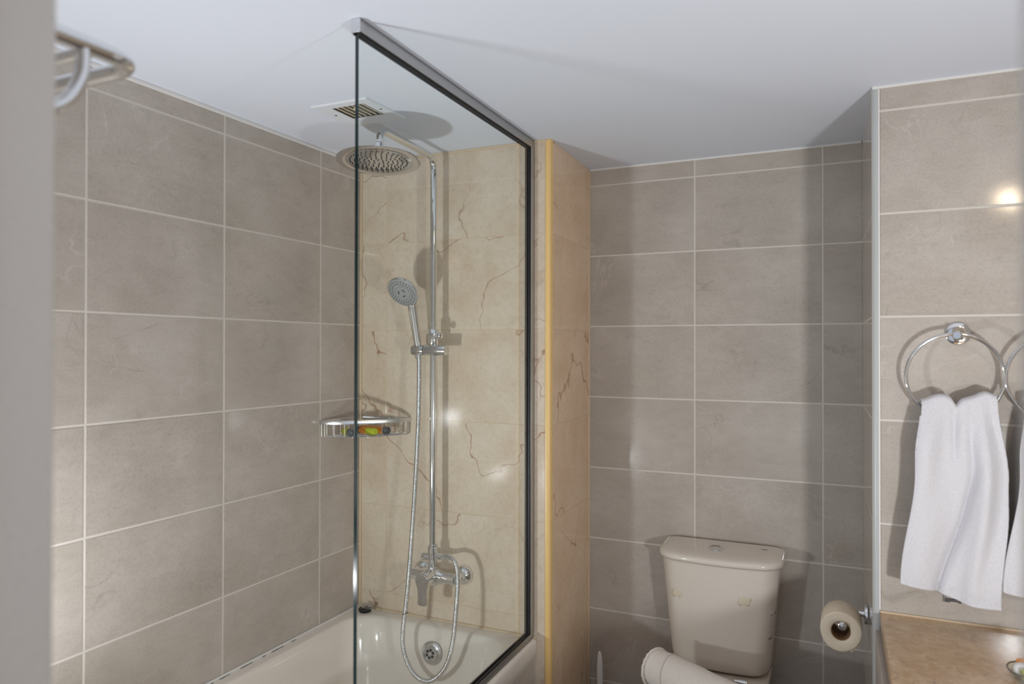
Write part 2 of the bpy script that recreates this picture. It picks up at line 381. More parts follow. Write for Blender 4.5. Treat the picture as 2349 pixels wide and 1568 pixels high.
# ochre quarter round on the pier corner
q = [Vector((-0.857, YS+0.004, 0)), Vector((-0.857, YS-0.002, 0))]
for k in range(9):
    a = -PI/2 + PI/2*k/8; q.append(Vector((-0.853+0.012*math.cos(a), YS+0.010+0.012*math.sin(a), 0)))
q += [Vector((-0.841, YS+0.020, 0)), Vector((-0.852, YS+0.020, 0))]
tag(MB().loft([q, [p+Vector((0, 0, ZC-0.0005)) for p in q]]).build('trim_6', 'trim_yellow'), 'ochre yellow plastic corner trim on the beige pier', 'trim', kind='structure')
q = [Vector((0.0615, YR+0.004, 0)), Vector((0.0615, YR-0.002, 0))]
for k in range(9):
    a = -PI/2 - PI/2*k/8; q.append(Vector((0.0575+0.012*math.cos(a), YR+0.010+0.012*math.sin(a), 0)))
q += [Vector((0.0455, YR+0.016, 0)), Vector((0.056, YR+0.016, 0))]
q = [p for p in q]
tag(MB().loft([q, [p+Vector((0, 0, ZC-0.0005)) for p in q]]).build('trim_7', 'trim_white'), 'pale grey plastic corner trim left of the towel rings', 'trim', kind='structure')
tag(MB().box((0.0605, YR-0.0025, 0.82), (0.0635, YR+0.001, ZC-0.008)).build('trim_8', 'caulk', smooth=False), 'thin white grout line beside the grey corner trim', 'trim', kind='structure')

# door frame around the opening the camera looks through
dr = thing('door_1', (XD0, YN-0.06, 0), 'blurred pale door frame around the bathroom doorway', 'door frame', kind='structure')
MB().box((XD0-0.052, YN-0.15, 0), (XD0+0.0, YN+0.006, 2.02)).build('jamb', 'door', dr, bevel=0.006)
MB().box((XD0-0.02, YN-0.15, 0), (XD0+0.014, YN-0.052, 2.02)).build('door_stop', 'door', dr, bevel=0.003)
MB().box((XD1, YN-0.15, 0), (XD1+0.052, YN+0.006, 2.02)).build('jamb', 'door', dr, bevel=0.006)
MB().box((XD0-0.052, YN-0.15, 2.0), (XD1+0.052, YN+0.006, 2.055)).build('head', 'door', dr, bevel=0.006)

# ------------------------------------------------------------------ bath
SH = 0.024
def shear(p, x1):      # the front edge of the bath is not quite parallel to the left wall
    k = max(0, (p.x-XL)/(x1-XL)); return Vector((p.x+k*SH*(YS-p.y), p.y, p.z))
bath = thing('bathtub', (-1.22, 1.24, 0), 'white enamel bathtub built in along the left wall', 'bathtub')
X1 = -0.884
Y0 = YN+0.002
def bring(l, r, f, bk, rad, z, n=14): return [shear(p, X1) for p in rrect(XL+0.001+l, X1-r, Y0+f, YS-0.0015-bk, rad, z, n)]
rings = [bring(0,0.004,0,0,.004,RIM-.058), bring(0,0,0,0,.004,RIM-.054), bring(0,0,0,0,.006,RIM-.012), bring(0,.002,0,0,.007,RIM-.004), bring(0,.008,0,0,.010,RIM),
         bring(.036,.052,.05,.050,.10,RIM+.001), bring(.042,.058,.056,.056,.10,RIM-.002), bring(.047,.064,.062,.062,.10,RIM-.009),
         bring(.052,.070,.068,.068,.10,RIM-.022), bring(.060,.078,.085,.078,.11,RIM-.07), bring(.072,.090,.13,.092,.12,RIM-.16),
         bring(.088,.106,.20,.115,.13,RIM-.28), bring(.10,.118,.25,.14,.13,RIM-.34), bring(.13,.145,.30,.19,.12,RIM-.372), bring(.17,.18,.36,.25,.10,RIM-.38)]
MB().loft(rings, cap0=False, cap1=True).build('shell', 'enamel', bath, angle=60)
ov = Vector((-1.2115, 2.0035, 0.487)); od = Vector((0, -1, 0.13)).normalized()
of = MB().lathe(ov, od, [(0, .036), (.002, .036), (.0055, .033), (.007, .029), (.007, .024), (.014, .0235), (.016, .022), (.016, .0185), (.0125, .018)], 40).build('overflow', 'chrome_rough', bath, label='round chrome overflow fitting with holes')
hx, hy = frame_of(od); hb = MB()
for k in range(6):
    c = ov+od*.0122+(hx*math.cos(k*PI/3+.4)+hy*math.sin(k*PI/3+.4))*.0115; hb.cyl(c, c+od*.0009, .0047, seg=14)
hb.build('overflow_holes', 'dot', of); 
MB().sphere(ov+od*.0125, .003).build('screw', 'chrome', of)
# silicone along the bath and the walls
MB().box((XL+0.0005, Y0, RIM-0.001), (XL+0.007, YS-0.002, RIM+0.007)).build('silicone_bead', 'caulk', bath, bevel=0.002)
MB().box((XL+0.004, YS-0.006, RIM-0.001), (X1, YS-0.0005, RIM+0.005)).build('silicone_bead', 'caulk_tan', bath, bevel=0.0015)
for y0, l in ((1.46, .035), (1.535, .045), (1.62, .012), (1.655, .05), (1.74, .018), (1.41, .03)):
    MB().tube(catmull([(XL+.0072, y0, RIM+.0005), (XL+.0082, y0+l*.35, RIM+.0012), (XL+.0070, y0+l*.7, RIM+.0008), (XL+.0078, y0+l, RIM+.0012)], 4), 0.0007, 5).build('mould_streak', 'dot', bath)

# tiled panel under the rim
pu = Vector((X1-0.006, YS, 0)); pn = Vector((X1-0.006+SH*(YS-Y0), Y0, 0))
d_ = (pu-pn); L_ = d_.length
tiled_wall('wall_bath_panel', pn, d_, [0.003, .27, .67, 1.07, 1.47, L_-0.003], [0, .018, .27, RIM-0.060], 'grey', 'grout', 'grey tiled apron panel under the bath rim', slab=0.03)

# rubber plug with bead chain on the bath corner
pl = thing('bath_plug', (-1.500, 2.044, RIM), 'black rubber bath plug with coiled bead chain on bath corner', 'bath plug')
MB().lathe((-1.500, 2.044, RIM+.0015), (0, 0, 1), [(0, .018), (.004, .021), (.009, .0225), (.012, .021), (.013, .008), (.017, .006), (.019, .003)], 28).build('stopper', 'gasket', pl)
ch = MB(); cp = []
for k in range(95):
    a = k*0.33; rr = .0215 - .0006*(k % 9)
    cp.append(Vector((-1.495+rr*math.cos(a)*.9, 2.044+rr*math.sin(a)*.75, RIM+.016+.010*abs(math.sin(a*.31+.5)))))
for k in range(16): cp.append(Vector((-1.474+.0016*k, 2.040-.0012*math.sin(k*.6), RIM+.016-.0009*k)))
for p in cp: ch.sphere(p, .0016, 6, 4)
ch.build('bead_chain', 'chrome', pl, kind='stuff')

# ------------------------------------------------------------------ glass bath screen
GA, GB = Vector((-0.8805, 1.1635, 0)), Vector((-0.9040, YS-0.001, 0))
gd = (GB-GA).normalized(); gn = Vector((gd.y, -gd.x, 0))
scn = thing('bath_screen', (GA.x, 1.62, RIM), 'frameless edge glass bath screen in grey aluminium channels', 'glass screen')
def gbar(m, a0, a1, off0, off1, z0, z1):   # bar along the screen
    p = [GA+gd*a0+gn*off0, GA+gd*a1+gn*off0, GA+gd*a1+gn*off1, GA+gd*a0+gn*off1]
    area = sum(p[i].x*p[(i+1) % 4].y-p[(i+1) % 4].x*p[i].y for i in range(4))
    if area < 0: p.reverse()
    return m.hexa([q+Vector((0, 0, z0)) for q in p], [q+Vector((0, 0, z1)) for q in p])
GL = (GB-GA).length
zt, zb = ZC-0.027, RIM+0.020
gp = gbar(MB(), 0.004, GL-0.006, -0.004, 0.004, RIM+0.006, ZC-0.010).build('pane', 'glass', scn, smooth=False)
gp.data.materials.append(M['glass_edge'])
for p in gp.data.polygons:
    if abs(p.normal.dot(gn)) < 0.5: p.material_index = 1
def channel(name, z0, z1, flip):
    m = MB()
    gbar(m, 0, GL, -0.0105, -0.0085, z0, z1); gbar(m, 0, GL, 0.0085, 0.0105, z0, z1)
    gbar(m, 0, GL, -0.0105, 0.0105, *( (z1-.003, z1) if flip else (z0, z0+.003)))
    return m.build(name, 'alu', scn, bevel=0.0006)
channel('top_channel', zt, ZC-0.0008, True)
gbar(MB(), -0.0018, 0.0005, -0.0108, 0.0108, zt-.001, ZC-.0008).build('end_cap', 'alu_light', scn, bevel=0.0005)
channel('bottom_channel', RIM+.002, zb, False)
gbar(MB(), -0.0018, 0.0005, -0.0108, 0.0108, RIM+.002, zb+.0005).build('end_cap', 'alu_light', scn, bevel=0.0005)
wj = MB(); gbar(wj, GL-.030, GL, -0.0105, -0.0085, zb, zt); gbar(wj, GL-.030, GL, 0.0085, 0.0105, zb, zt); gbar(wj, GL-.003, GL, -0.0105, 0.0105, zb, zt)
wj.build('wall_channel', 'alu', scn, bevel=0.0006)
gk = MB()
for s_ in (1, -1):
    o0, o1 = (0.0042, 0.0085) if s_ > 0 else (-0.0085, -0.0042)
    gbar(gk, 0.002, GL-.003, o0, o1, zt-.0030, zt+.012); gbar(gk, 0.002, GL-.003, o0, o1, zb-.008, zb+.0034); gbar(gk, GL-.0345, GL-.010, o0, o1, zb, zt)
gk.build('gasket', 'gasket', scn, smooth=False, label='black rubber glazing gasket')
gk = MB()
for s_ in (1, -1):
    o0, o1 = (0.0041, 0.0058) if s_ > 0 else (-0.0058, -0.0041)
    gbar(gk, 0.002, GL-.003, o0, o1, zt-.0052, zt-.0028); gbar(gk, 0.002, GL-.003, o0, o1, zb+.0033, zb+.0048); gbar(gk, GL-.0370, GL-.0343, o0, o1, zb, zt)
gk.build('gasket_lip', 'gasket2', scn, smooth=False)

# ------------------------------------------------------------------ shower column
sh = thing('shower_column', (-1.219, 2.02, 0.72), 'chrome shower column with bath mixer, tall riser and round rain head', 'shower')
RX, RY, PR = -1.2195, 2.02, 0.0108
H = Vector((-1.1905, 1.678, 1.9755))
zt_ = 2.069
rise = [(RX, RY, .82), (RX, RY, 1.2), (RX, RY, 1.6), (RX, RY, zt_-.04)]
def bend(p0, p1, p2, r, n=8):
    p0, p1, p2 = Vector(p0), Vector(p1), Vector(p2); a = p1+(p0-p1).normalized()*r; b = p1+(p2-p1).normalized()*r; out = []
    for k in range(n+1):
        t = k/n; out.append(a*(1-t)**2+p1*2*t*(1-t)+b*t*t)
    return out
top = Vector((RX, RY, zt_)); fr = Vector((H.x, H.y, zt_-.002))
path = [Vector((RX, RY, .82))] + bend((RX, RY, .82), top, fr, .045) + bend(top, fr, H, .045) + [Vector((H.x, H.y, H.z+.045))]
MB().tube(path, PR, 18).build('riser', 'chrome', sh)
MB().lathe((H.x, H.y, H.z+.052), (0, 0, -1), [(0, .0105), (.002, .0125), (.018, .0125), (.020, .0105), (.026, .013), (.034, .014)], 24).build('swivel', 'chrome', sh)
hn = (Vector((0, 0, -1)) + Vector((0.58, -0.815, 0))*0.10 + Vector((-0.815, -0.58, 0))*0.02).normalized()
HR = 0.117
hd = MB().lathe(H-hn*.016, hn, [(0, .012), (.004, .016), (.008, .04), (.012, .085), (.0145, HR-.004), (.016, HR), (.0178, HR-.0006), (.0184, HR-.004), (.0178, HR-.024), (.0172, HR-.025), (.0178, HR-.026), (.0182, .02), (.0182, .001)], 64).build('rain_head', 'chrome_rough', sh)
nz = MB(); ax, ay = frame_of(hn)
for ri, cnt in ((.014, 6), (.027, 11), (.040, 17), (.053, 22), (.066, 28), (.079, 33)):
    for k in range(cnt):
        a = 2*PI*k/cnt + ri*40; c = H+hn*.0019+(ax*math.cos(a)+ay*math.sin(a))*ri
        nz.cyl(c, c+hn*.0022, .0021, .0017, seg=8)
nz.build('nozzles', 'dot', hd, kind='stuff', label='dark rubber spray nozzles')
# slider bracket
MB().lathe((RX, RY, 1.463), (0, 0, 1), [(0, .0155), (.002, .017), (.052, .017), (.054, .0155), (.054, .0112)], 28).build('sleeve', 'chrome', sh)
MB().lathe((RX+.012, RY-.002, 1.496), Vector((1, -.25, 0)), [(0, .006), (.008, .006), (.010, .0085), (.013, .0105), (.019, .0105), (.023, .008), (.0245, .003)], 20).build('lock_knob', 'chrome', sh)
BY = 2.012
MB().cyl((-1.2455, BY, 1.4495), (-1.1650, BY, 1.4495), .0172, seg=32, bev=.002).build('bracket', 'chrome_rough', sh)
MB().cyl((-1.2475, BY, 1.4495), (-1.2450, BY, 1.4495), .0158, seg=28).build('bracket_ring', 'dot', sh)
MB().cyl((-1.2905, BY, 1.4495), (-1.2470, BY, 1.4495), .0172, seg=32, bev=.002).build('bracket_cradle', 'chrome_rough', sh)
# collar, diverter, mixer
MB().lathe((RX, RY, .798), (0, 0, 1), [(0, .0135), (0.002, .0165), (.020, .0165), (.022, .0145), (.028, .0145), (.030, .0112)], 28).build('collar', 'chrome', sh)
MB().lathe((RX, RY, .735), (0, 0, 1), [(0, .013), (.014, .0128), (.0148, .0135), (.0165, .0135), (.0173, .0140), (.063, .0140), (.064, .0125)], 28).build('diverter_body', 'chrome', sh)
MB().lathe((RX-.010, RY, .786), (-1, 0, 0), [(0, .009), (.009, .009), (.010, .0118), (.0255, .0126), (.0275, .0118), (.028, .009)], 28).build('diverter_knob', 'chrome', sh)
MB().lathe((RX+.010, RY, .790), (1, 0, .10), [(0, .0075), (.006, .0075), (.007, .0100), (.017, .0105), (.019, .0080), (.020, .0085), (.036, .0085), (.037, .007)], 24).build('hose_outlet', 'chrome', sh)
BZ = .727
body = MB(); rg = []
for k in range(25):
    t = -1+2*k/24; xx = RX+.004+t*.082
    rr = .0175+.008*math.exp(-(t*2.6)**2); r2 = .0175+.014*math.exp(-(t*3.0)**2)
    rg.append([Vector((xx, RY-.004-rr*.95*math.cos(a), BZ+r2*math.sin(a)+(.004 if False else 0))) for a in [2*PI*i/24 for i in range(24)]])
body.loft(rg).build('mixer_body', 'chrome', sh)
for xx in (-1.2935, -1.1410):
    r_ = MB().lathe((xx, YS-.0005, .722), (0, -1, 0), [(0, .0325), (.003, .0328), (.010, .0315), (.018, .027), (.024, .0205), (.027, .0165)], 36).build('rosette', 'chrome', sh)
    MB().lathe((xx, YS-.026, .723), (0, -1, 0), [(0, .0165), (.004, .0165), (.005, .0185), (.016, .0185), (.018, .015)], 6).build('union_nut', 'chrome', r_)
    MB().lathe((xx, YS-.040, .724), (0, -1, 0), [(0, .0155), (.018, .0155), (.027, .0175), (.034, .0160)], 24).build('union', 'chrome', r_)
ca, cb = Vector((RX+.002, RY-.012, .733)), Vector((-1.2125, 1.948, .7325))
MB().lathe(ca, cb-ca, [(0, .0245), (.014, .0245), (.015, .0232), (.017, .0232), (.018, .0240), (.034, .0225), (.056, .0215), (.060, .0205)], 32).build('cartridge_housing', 'chrome', sh)
# flat lever: a round head tapering to a paddle, with a real thickness
ou = []
for k in range(17):
    a = PI*1.0*k/16; ou.append((.0215*math.cos(a), .0215*math.sin(a)))
ou += [(-.0205, -.008), (-.0165, -.022), (-.0148, -.036), (-.0150, -.058), (-.0158, -.074), (-.0150, -.079), (-.010, -.0825), (.0, -.0838), (.010, -.0825), (.0148, -.079), (.0152, -.074), (.0142, -.058), (.0145, -.036), (.0170, -.022), (.0208, -.008)]
lc = Vector((-1.2122, 1.944, .7335)); lu = Vector((1, .12, 0)).normalized(); lw = Vector((.06, -.16, 1)).normalized(); ln = lu.cross(lw).normalized()
if ln.y > 0: ln = -ln
def lv(o_, s_): return [lc+lu*x*s_+lw*z*s_+ln*o_-ln*(.0 if z > -.02 else 0) for x, z in ou]
MB().loft([lv(-.004, .97), lv(-.0032, 1), lv(.0036, 1), lv(.0045, .96)]).build('lever', 'steel_face', sh)
dm = MB()
for dx, dz in ((-.014, -.002), (.013, -.006)): dm.cyl(lc+lu*dx+lw*dz+ln*.0044, lc+lu*dx+lw*dz+ln*.0050, .0011, seg=8)
dm.tube([lc+lu*-.009+lw*-.004+ln*.0045, lc+lu*.002+lw*.006+ln*.0045], .0005, 5)
dm.build('temperature_mark', 'ink2', sh)

def smooth_(t): t = max(0, min(1, t)); return t*t*(3-2*t)
# hand shower resting in the cradle
hs = thing('hand_shower', (-1.272, 2.01, 1.452), 'chrome hand shower with round grey spray face in riser bracket', 'hand shower')
hc = Vector((-1.2875, 1.948, 1.6335))
nn = (-FW*0.66 - RT*0.34 - UPc*0.60).normalized()
hb_ = Vector((-1.2715, 2.010, 1.462)); dn = (hb_-hc); dn = (dn-nn*dn.dot(nn)).normalized()
nk = hc+dn*.056-nn*.010
hnd = catmull([hb_, hb_.lerp(nk, .12), hb_.lerp(nk, .5), hb_.lerp(nk, .85), nk, hc+dn*.036-nn*.011], 8)
rad = [(.0098 if i < 4 else .0118+.0042*smooth_((i-4)/30)) for i in range(len(hnd))]
MB().tube(hnd, rad, 20).build('handle', 'chrome', hs)
hh = MB().lathe(hc-nn*.022, nn, [(0, .012), (.004, .026), (.009, .042), (.013, .0515), (.016, .0540), (.0235, .0545), (.0255, .0535), (.0262, .0515)], 48).build('spray_head', 'chrome', hs)
MB().lathe(hc+nn*.0030, nn, [(0, .0517), (.0018, .0512), (.0026, .0490), (.0022, .022), (.0034, .021), (.0034, .001)], 48).build('spray_face', 'greyface', hh, label='flat grey spray face')
nz = MB(); ax, ay = frame_of(nn)
for ri, cnt, ph, rd in ((.0440, 30, 0, .0019), (.0355, 26, .1, .0018), (.0265, 20, .2, .0011)):
    for k in range(cnt):
        if ri < .03 and k % 7 in (5, 6): continue
        a = 2*PI*k/cnt+ph; c = hc+nn*.0050+(ax*math.cos(a)+ay*math.sin(a))*ri; nz.cyl(c, c+nn*.0014, rd, rd*.8, seg=8)
for a0 in (.3, 2.4, 4.5):
    nz.tube([hc+nn*.0066+(ax*math.cos(a0+.12*k)+ay*math.sin(a0+.12*k))*.0125 for k in range(9)], .0014, 6)
nz.build('nozzles', 'dot', hh, kind='stuff')
# ribbed metal hose
hp = [(-1.2715, 2.010, 1.440), (-1.2620, 2.003, 1.415), (-1.2586, 1.995, 1.2438), (-1.2631, 1.985, 1.0358), (-1.2692, 1.97, .8305), (-1.2752, 1.955, .6686), (-1.2829, 1.945, .561), (-1.2729, 1.94, .4963),
      (-1.2341, 1.935, .4443), (-1.182, 1.935, .4315), (-1.1309, 1.94, .4751), (-1.1049, 1.945, .5508), (-1.0972, 1.955, .6546), (-1.0997, 1.97, .743), (-1.1175, 1.985, .7903), (-1.1511, 2.004, .8005), (-1.172, 2.019, .795)]
raw = catmull(hp, 40); L = [0]
for i in range(1, len(raw)): L.append(L[-1]+(raw[i]-raw[i-1]).length)
pitch = .0042; n = int(L[-1]/pitch)*4; fine = []; j = 0
for i in range(n+1):
    d = L[-1]*i/n
    while j < len(L)-2 and L[j+1] < d: j += 1
    t = (d-L[j])/max(1e-9, L[j+1]-L[j]); fine.append(raw[j].lerp(raw[j+1], min(1, t)))
rr = [.0064 if i % 4 == 0 else (.0076 if i % 4 == 2 else .0073) for i in range(n+1)]
hz = thing('shower_hose', (-1.19, 1.96, .43), 'ribbed chrome shower hose hanging in a long loop', 'hose')
MB().tube(fine, rr, 12).build('hose', 'chrome_rough', hz, angle=80)
MB().lathe(Vector((-1.2715, 2.010, 1.4560)), Vector((.12, -.10, -1)), [(0, .0095), (.012, .0110), (.030, .0100), (.036, .0080)], 20).build('end_nut', 'chrome', hz)
t0 = fine[int(n*.455)]; ct = MB()
MB().tube([Vector((-1.2778+.0088*math.cos(a), 1.9515+.0088*math.sin(a), .620+.003*math.cos(a))) for a in [2*PI*k/20 for k in range(21)]], .0009, 6).build('cable_tie', 'gasket', hz)

# ------------------------------------------------------------------ corner caddy and its tubes
cx, cy, cr = XL+0.0015, YS-0.0015, .208
cad = thing('corner_caddy', (cx+.06, cy-.06, 1.165), 'satin metal corner caddy basket on the shower walls', 'caddy')
ZT = 1.2225; ZW = 1.168
def qc(a, r): return Vector((cx+r*math.sin(a), cy-r*math.cos(a), 0))     # a = 0 along the left wall, 90 deg along the shower wall
# curved front band
band = []
arc = []
for k in range(41):
    t = k/40; a = PI/2*t; arc.append(qc(a, cr*(1-.10*math.sin(2*a)**2)))
for k, p in enumerate(arc):
    nrm = (p-Vector((cx, cy, 0))).normalized()
    band.append([p+nrm*.0018+Vector((0, 0, ZT)), p+nrm*.003+Vector((0, 0, ZT-.005)), p+nrm*.0018+Vector((0, 0, ZT-.0125)), p-nrm*.002+Vector((0, 0, ZT-.0125)), p-nrm*.002+Vector((0, 0, ZT))])
MB().loft(band).build('front_band', 'alu_light', cad)
MB().box((cx, cy-cr, ZT-.013), (cx+.003, cy-.012, ZT-.001)).build('wall_strip', 'alu_light', cad, bevel=.0008)
MB().box((cx+.012, cy-.003, ZT-.013), (cx+cr, cy, ZT-.001)).build('wall_strip', 'alu_light', cad, bevel=.0008)
for p in ((cx+.003, cy-.125, ZT-.008), (cx+.068, cy-.003, ZT-.007), (cx+.125, cy-.003, ZT-.007)):
    dd = Vector((1, 0, 0)) if p[0] < cx+.01 else Vector((0, -1, 0))
    MB().lathe(p, dd, [(0, .0042), (.0015, .004), (.0028, .002)], 12).build('screw', 'chrome', cad)
MB().box((cx+.0005, cy-.128, ZT-.021), (cx+.002, cy-.123, ZT-.014)).build('rust_mark', 'stain', cad)
def wire(P): MB().tube(P, .0013, 6).build('wire', 'alu_light', cad)
def ucurve(a, b, dz=.0):   # from the band down, along the floor, up to the other side
    a, b = Vector(a), Vector(b); d = (b-a).normalized(); zl = ZW+dz; r = .006
    P = [a+Vector((0, 0, ZT-.008))]
    for k in range(5):
        t = PI/2*k/4; P.append(a+d*(r-r*math.cos(t))+Vector((0, 0, zl+r-r*math.sin(t))))
    for k in range(5):
        t = PI/2*(1-k/4); P.append(b-d*(r-r*math.cos(t))+Vector((0, 0, zl+r-r*math.sin(t))))
    P.append(b+Vector((0, 0, ZT-.008))); wire(P)
# wires run square to the corner's diagonal, between the walls or the front band
for s_ in (.050, .085, .115, .140, .160):     # wall to wall
    ucurve((cx+.002, cy-s_*1.28, 0), (cx+s_*1.28, cy-.002, 0))
for a in (.10, .24, .40, .56):                # band to band
    i0, i1 = int(40*a/(PI/2)), 40-int(40*a/(PI/2))
    ucurve(arc[i0]*.999+Vector((cx, cy, 0))*.001, arc[i1]*.999+Vector((cx, cy, 0))*.001, .0008)
for t in (.25, .5, .75):                      # stays under the floor
    c0 = Vector((cx+.02, cy-.02, ZW-.0024)); e = arc[int(40*(.18+.64*t))]; wire([c0.lerp(Vector((cx, cy, ZW-.0024)), 0), Vector((e.x, e.y, ZW-.0024)).lerp(c0, .06)])
def tube_bottle(loc, d, label, mats, L=.085, r=.0125):
    d = Vector(d).normalized(); o = Vector(loc)
    t = thing('toiletry_tube', loc, label, 'toiletry tube', 'small toiletry tubes')
    MB().lathe(o, d, [(0, r*.80), (.004, r), (L*.5, r)], 24, True, True).build('body', mats[0], t)
    MB().lathe(o+d*(L*.5), d, [(0, r), (L*.42, r*.98), (L*.46, r*.9)], 24).build('body_end', mats[1], t)
    c = MB().lathe(o+d*(L*.46+L*.5), d, [(0, r*1.03), (.015, r*1.03), (.0165, r*.95), (.0165, r*.72), (.0148, r*.70), (.0148, r*.55), (.017, r*.5), (.017, .001)], 24).build('cap', mats[2], t)
    return t
zt0 = ZW+.0135
tube_bottle((-1.528, 1.963, zt0), (.62, -.42, 0), 'lime green toiletry tube with dark cap lying in caddy', ('lime', 'lime', 'cap'), L=.058, r=.0118)
tube_bottle((-1.412, 1.978, zt0+.001), (-1, .30, 0), 'lime and orange toiletry tube lying behind the green one in caddy', ('lime', 'orange', 'cap'), L=.082, r=.0118)
tube_bottle((-1.515, 2.036, zt0+.001), (1, -.10, 0), 'orange toiletry tube with dark cap at back of caddy', ('orange', 'orange', 'cap'), L=.110, r=.0118)

# ------------------------------------------------------------------ extract vent
ev = thing('ceiling_vent', (-1.22, 1.63, ZC-.006), 'square white extract vent grille in the ceiling above the bath', 'vent')
vf = MB(); A = [(-1.3125, 1.536), (-1.131, 1.538), (-1.130, 1.720), (-1.3165, 1.724)]; B = [(VX0, VY0), (VX1, VY0), (VX1, VY1), (VX0, VY1)]
for zz, e in ((ZC-.0005, 0), (ZC-.0055, .003)):
    cxm = sum(p[0] for p in A)/4; cym = sum(p[1] for p in A)/4
    vf.add([(x+(cxm-x)*e*10, y+(cym-y)*e*10, zz) for x, y in A]+[(x, y, zz) for x, y in B], [(0,1,5,4),(1,2,6,5),(2,3,7,6),(3,0,4,7)])
vf.f += [(0,1,9,8),(1,2,10,9),(2,3,11,10),(3,0,8,11),(4,12,13,5),(5,13,14,6),(6,14,15,7),(7,15,12,4)]
vf.build('vent_frame', 'vent', ev, smooth=False)
dk = MB(); e = .001
dk.add([(VX0+e,VY0+e,ZC-.004),(VX1-e,VY0+e,ZC-.004),(VX1-e,VY1-e,ZC-.004),(VX0+e,VY1-e,ZC-.004),(VX0+e,VY0+e,ZC+.05),(VX1-e,VY0+e,ZC+.05),(VX1-e,VY1-e,ZC+.05),(VX0+e,VY1-e,ZC+.05)], [(0,1,5,4),(1,2,6,5),(2,3,7,6),(3,0,4,7),(4,5,6,7)])
dk.build('duct', 'duct', ev, smooth=False)
for k in range(6):
    xx = VX0+.010+k*(VX1-VX0-.020)/5
    MB().hexa([(xx-.002, VY0+.0015, ZC-.003), (xx+.0025, VY0+.0015, ZC-.003), (xx+.0025, VY1-.0015, ZC-.003), (xx-.002, VY1-.0015, ZC-.003)],
              [(xx-.0055, VY0+.0015, ZC+.006), (xx-.0035, VY0+.0015, ZC+.006), (xx-.0035, VY1-.0015, ZC+.006), (xx-.0055, VY1-.0015, ZC+.006)]).build('slat', 'vent_slat', ev, smooth=False)
for p in ((-1.2885, 1.615), (-1.1442, 1.6215)):
    MB().lathe((p[0], p[1], ZC-.0052), (0, 0, -1), [(0, .0038), (.001, .0036), (.0018, .002)], 14).build('screw', 'cap', ev)
tb = MB().sphere((-1.214, 1.600, ZC-.001), .004, 10, 6).build('damper_tab', 'vent_slat', ev)

# ------------------------------------------------------------------ toilet
tc = -0.3835
wc = thing('toilet', (tc, 2.25, 0), 'white porcelain toilet with tall tank against the back wall', 'toilet')
def plan(a, y0, y1, r, bow, z, n=12, m=8):
    # back at y1 (flat, small corners), front at y0 bowed forward in the middle
    pts = []
    rb = .012
    for cx_, cy_, a0, rr_ in ((tc+a-rb, y1-rb, 0, rb), (tc-a+rb, y1-rb, PI/2, rb), (tc-a+r, y0+r, PI, r), (tc+a-r, y0+r, 1.5*PI, r)):
        for k in range(n+1):
            t = a0+PI/2*k/n; pts.append([cx_+rr_*math.cos(t), cy_+rr_*math.sin(t)])
        if a0 == PI:
            for k in range(1, m): pts.append([tc-a+r+(2*a-2*r)*k/m, y0])
    out = []
    for x, y in pts:
        f = max(0, (y1-y)/(y1-y0)); out.append(Vector((x, y-bow*f*(1-((x-tc)/a)**2), z)))
    return out
YT = YB-.004
lev = [(.428, .105, 2.420, .03, .008), (.431, .125, 2.400, .04, .012), (.440, .142, 2.382, .045, .016), (.455, .1515, 2.372, .048, .018), (.48, .1555, 2.368, .05, .020), (.56, .1625, 2.364, .05, .022), (.66, .1715, 2.360, .05, .023), (.74, .179, 2.357, .05, .024), (.7785, .1825, 2.355, .05, .024)]
MB().loft([plan(a, y0, YT, r, b, z) for z, a, y0, r, b in lev]).build('tank', 'porcelain', wc, angle=60)
lid = [(.7800, .184, 2.354, .052, .024), (.7812, .1895, 2.349, .056, .025), (.786, .1925, 2.346, .058, .026), (.796, .1925, 2.346, .058, .026), (.804, .190, 2.349, .058, .026), (.810, .183, 2.357, .056, .025), (.8135, .170, 2.372, .05, .022), (.8145, .150, 2.392, .045, .018)]
def lidring(z, a, y0, r, b):
    out = plan(a, y0, YT-.002-(0.0 if z < .806 else (z-.806)*2.2), r, b, z)
    for p in out: p.z += max(0, (z-.79)/.0245)*(p.y-2.43)*.10      # the lid slopes down to the front
    return out
ld = MB().loft([lidring(*q_) for q_ in lid]).build('tank_lid', 'porcelain', wc, angle=60)
MB().lathe((-0.3960, 2.412, .8105), (0, -.10, 1), [(0, .0255), (.003, .0255), (.0045, .0235), (.0045, .021), (.0035, .0205), (.005, .019), (.006, .001)], 36).build('flush_button', 'chrome', ld, label='round chrome dual flush button')
MB().tube([(-.3960+.018*math.sin(t)-.004, 2.412+.018*math.cos(t)*.9, .8170+.0016*math.cos(t)) for t in [-.9+.2*k for k in range(10)]], .0006, 5).build('button_split', 'ink2', ld)
MB().box((-.262, 2.448, .8128), (-.243, 2.4505, .8172)).build('printed_mark', 'ink2', ld)
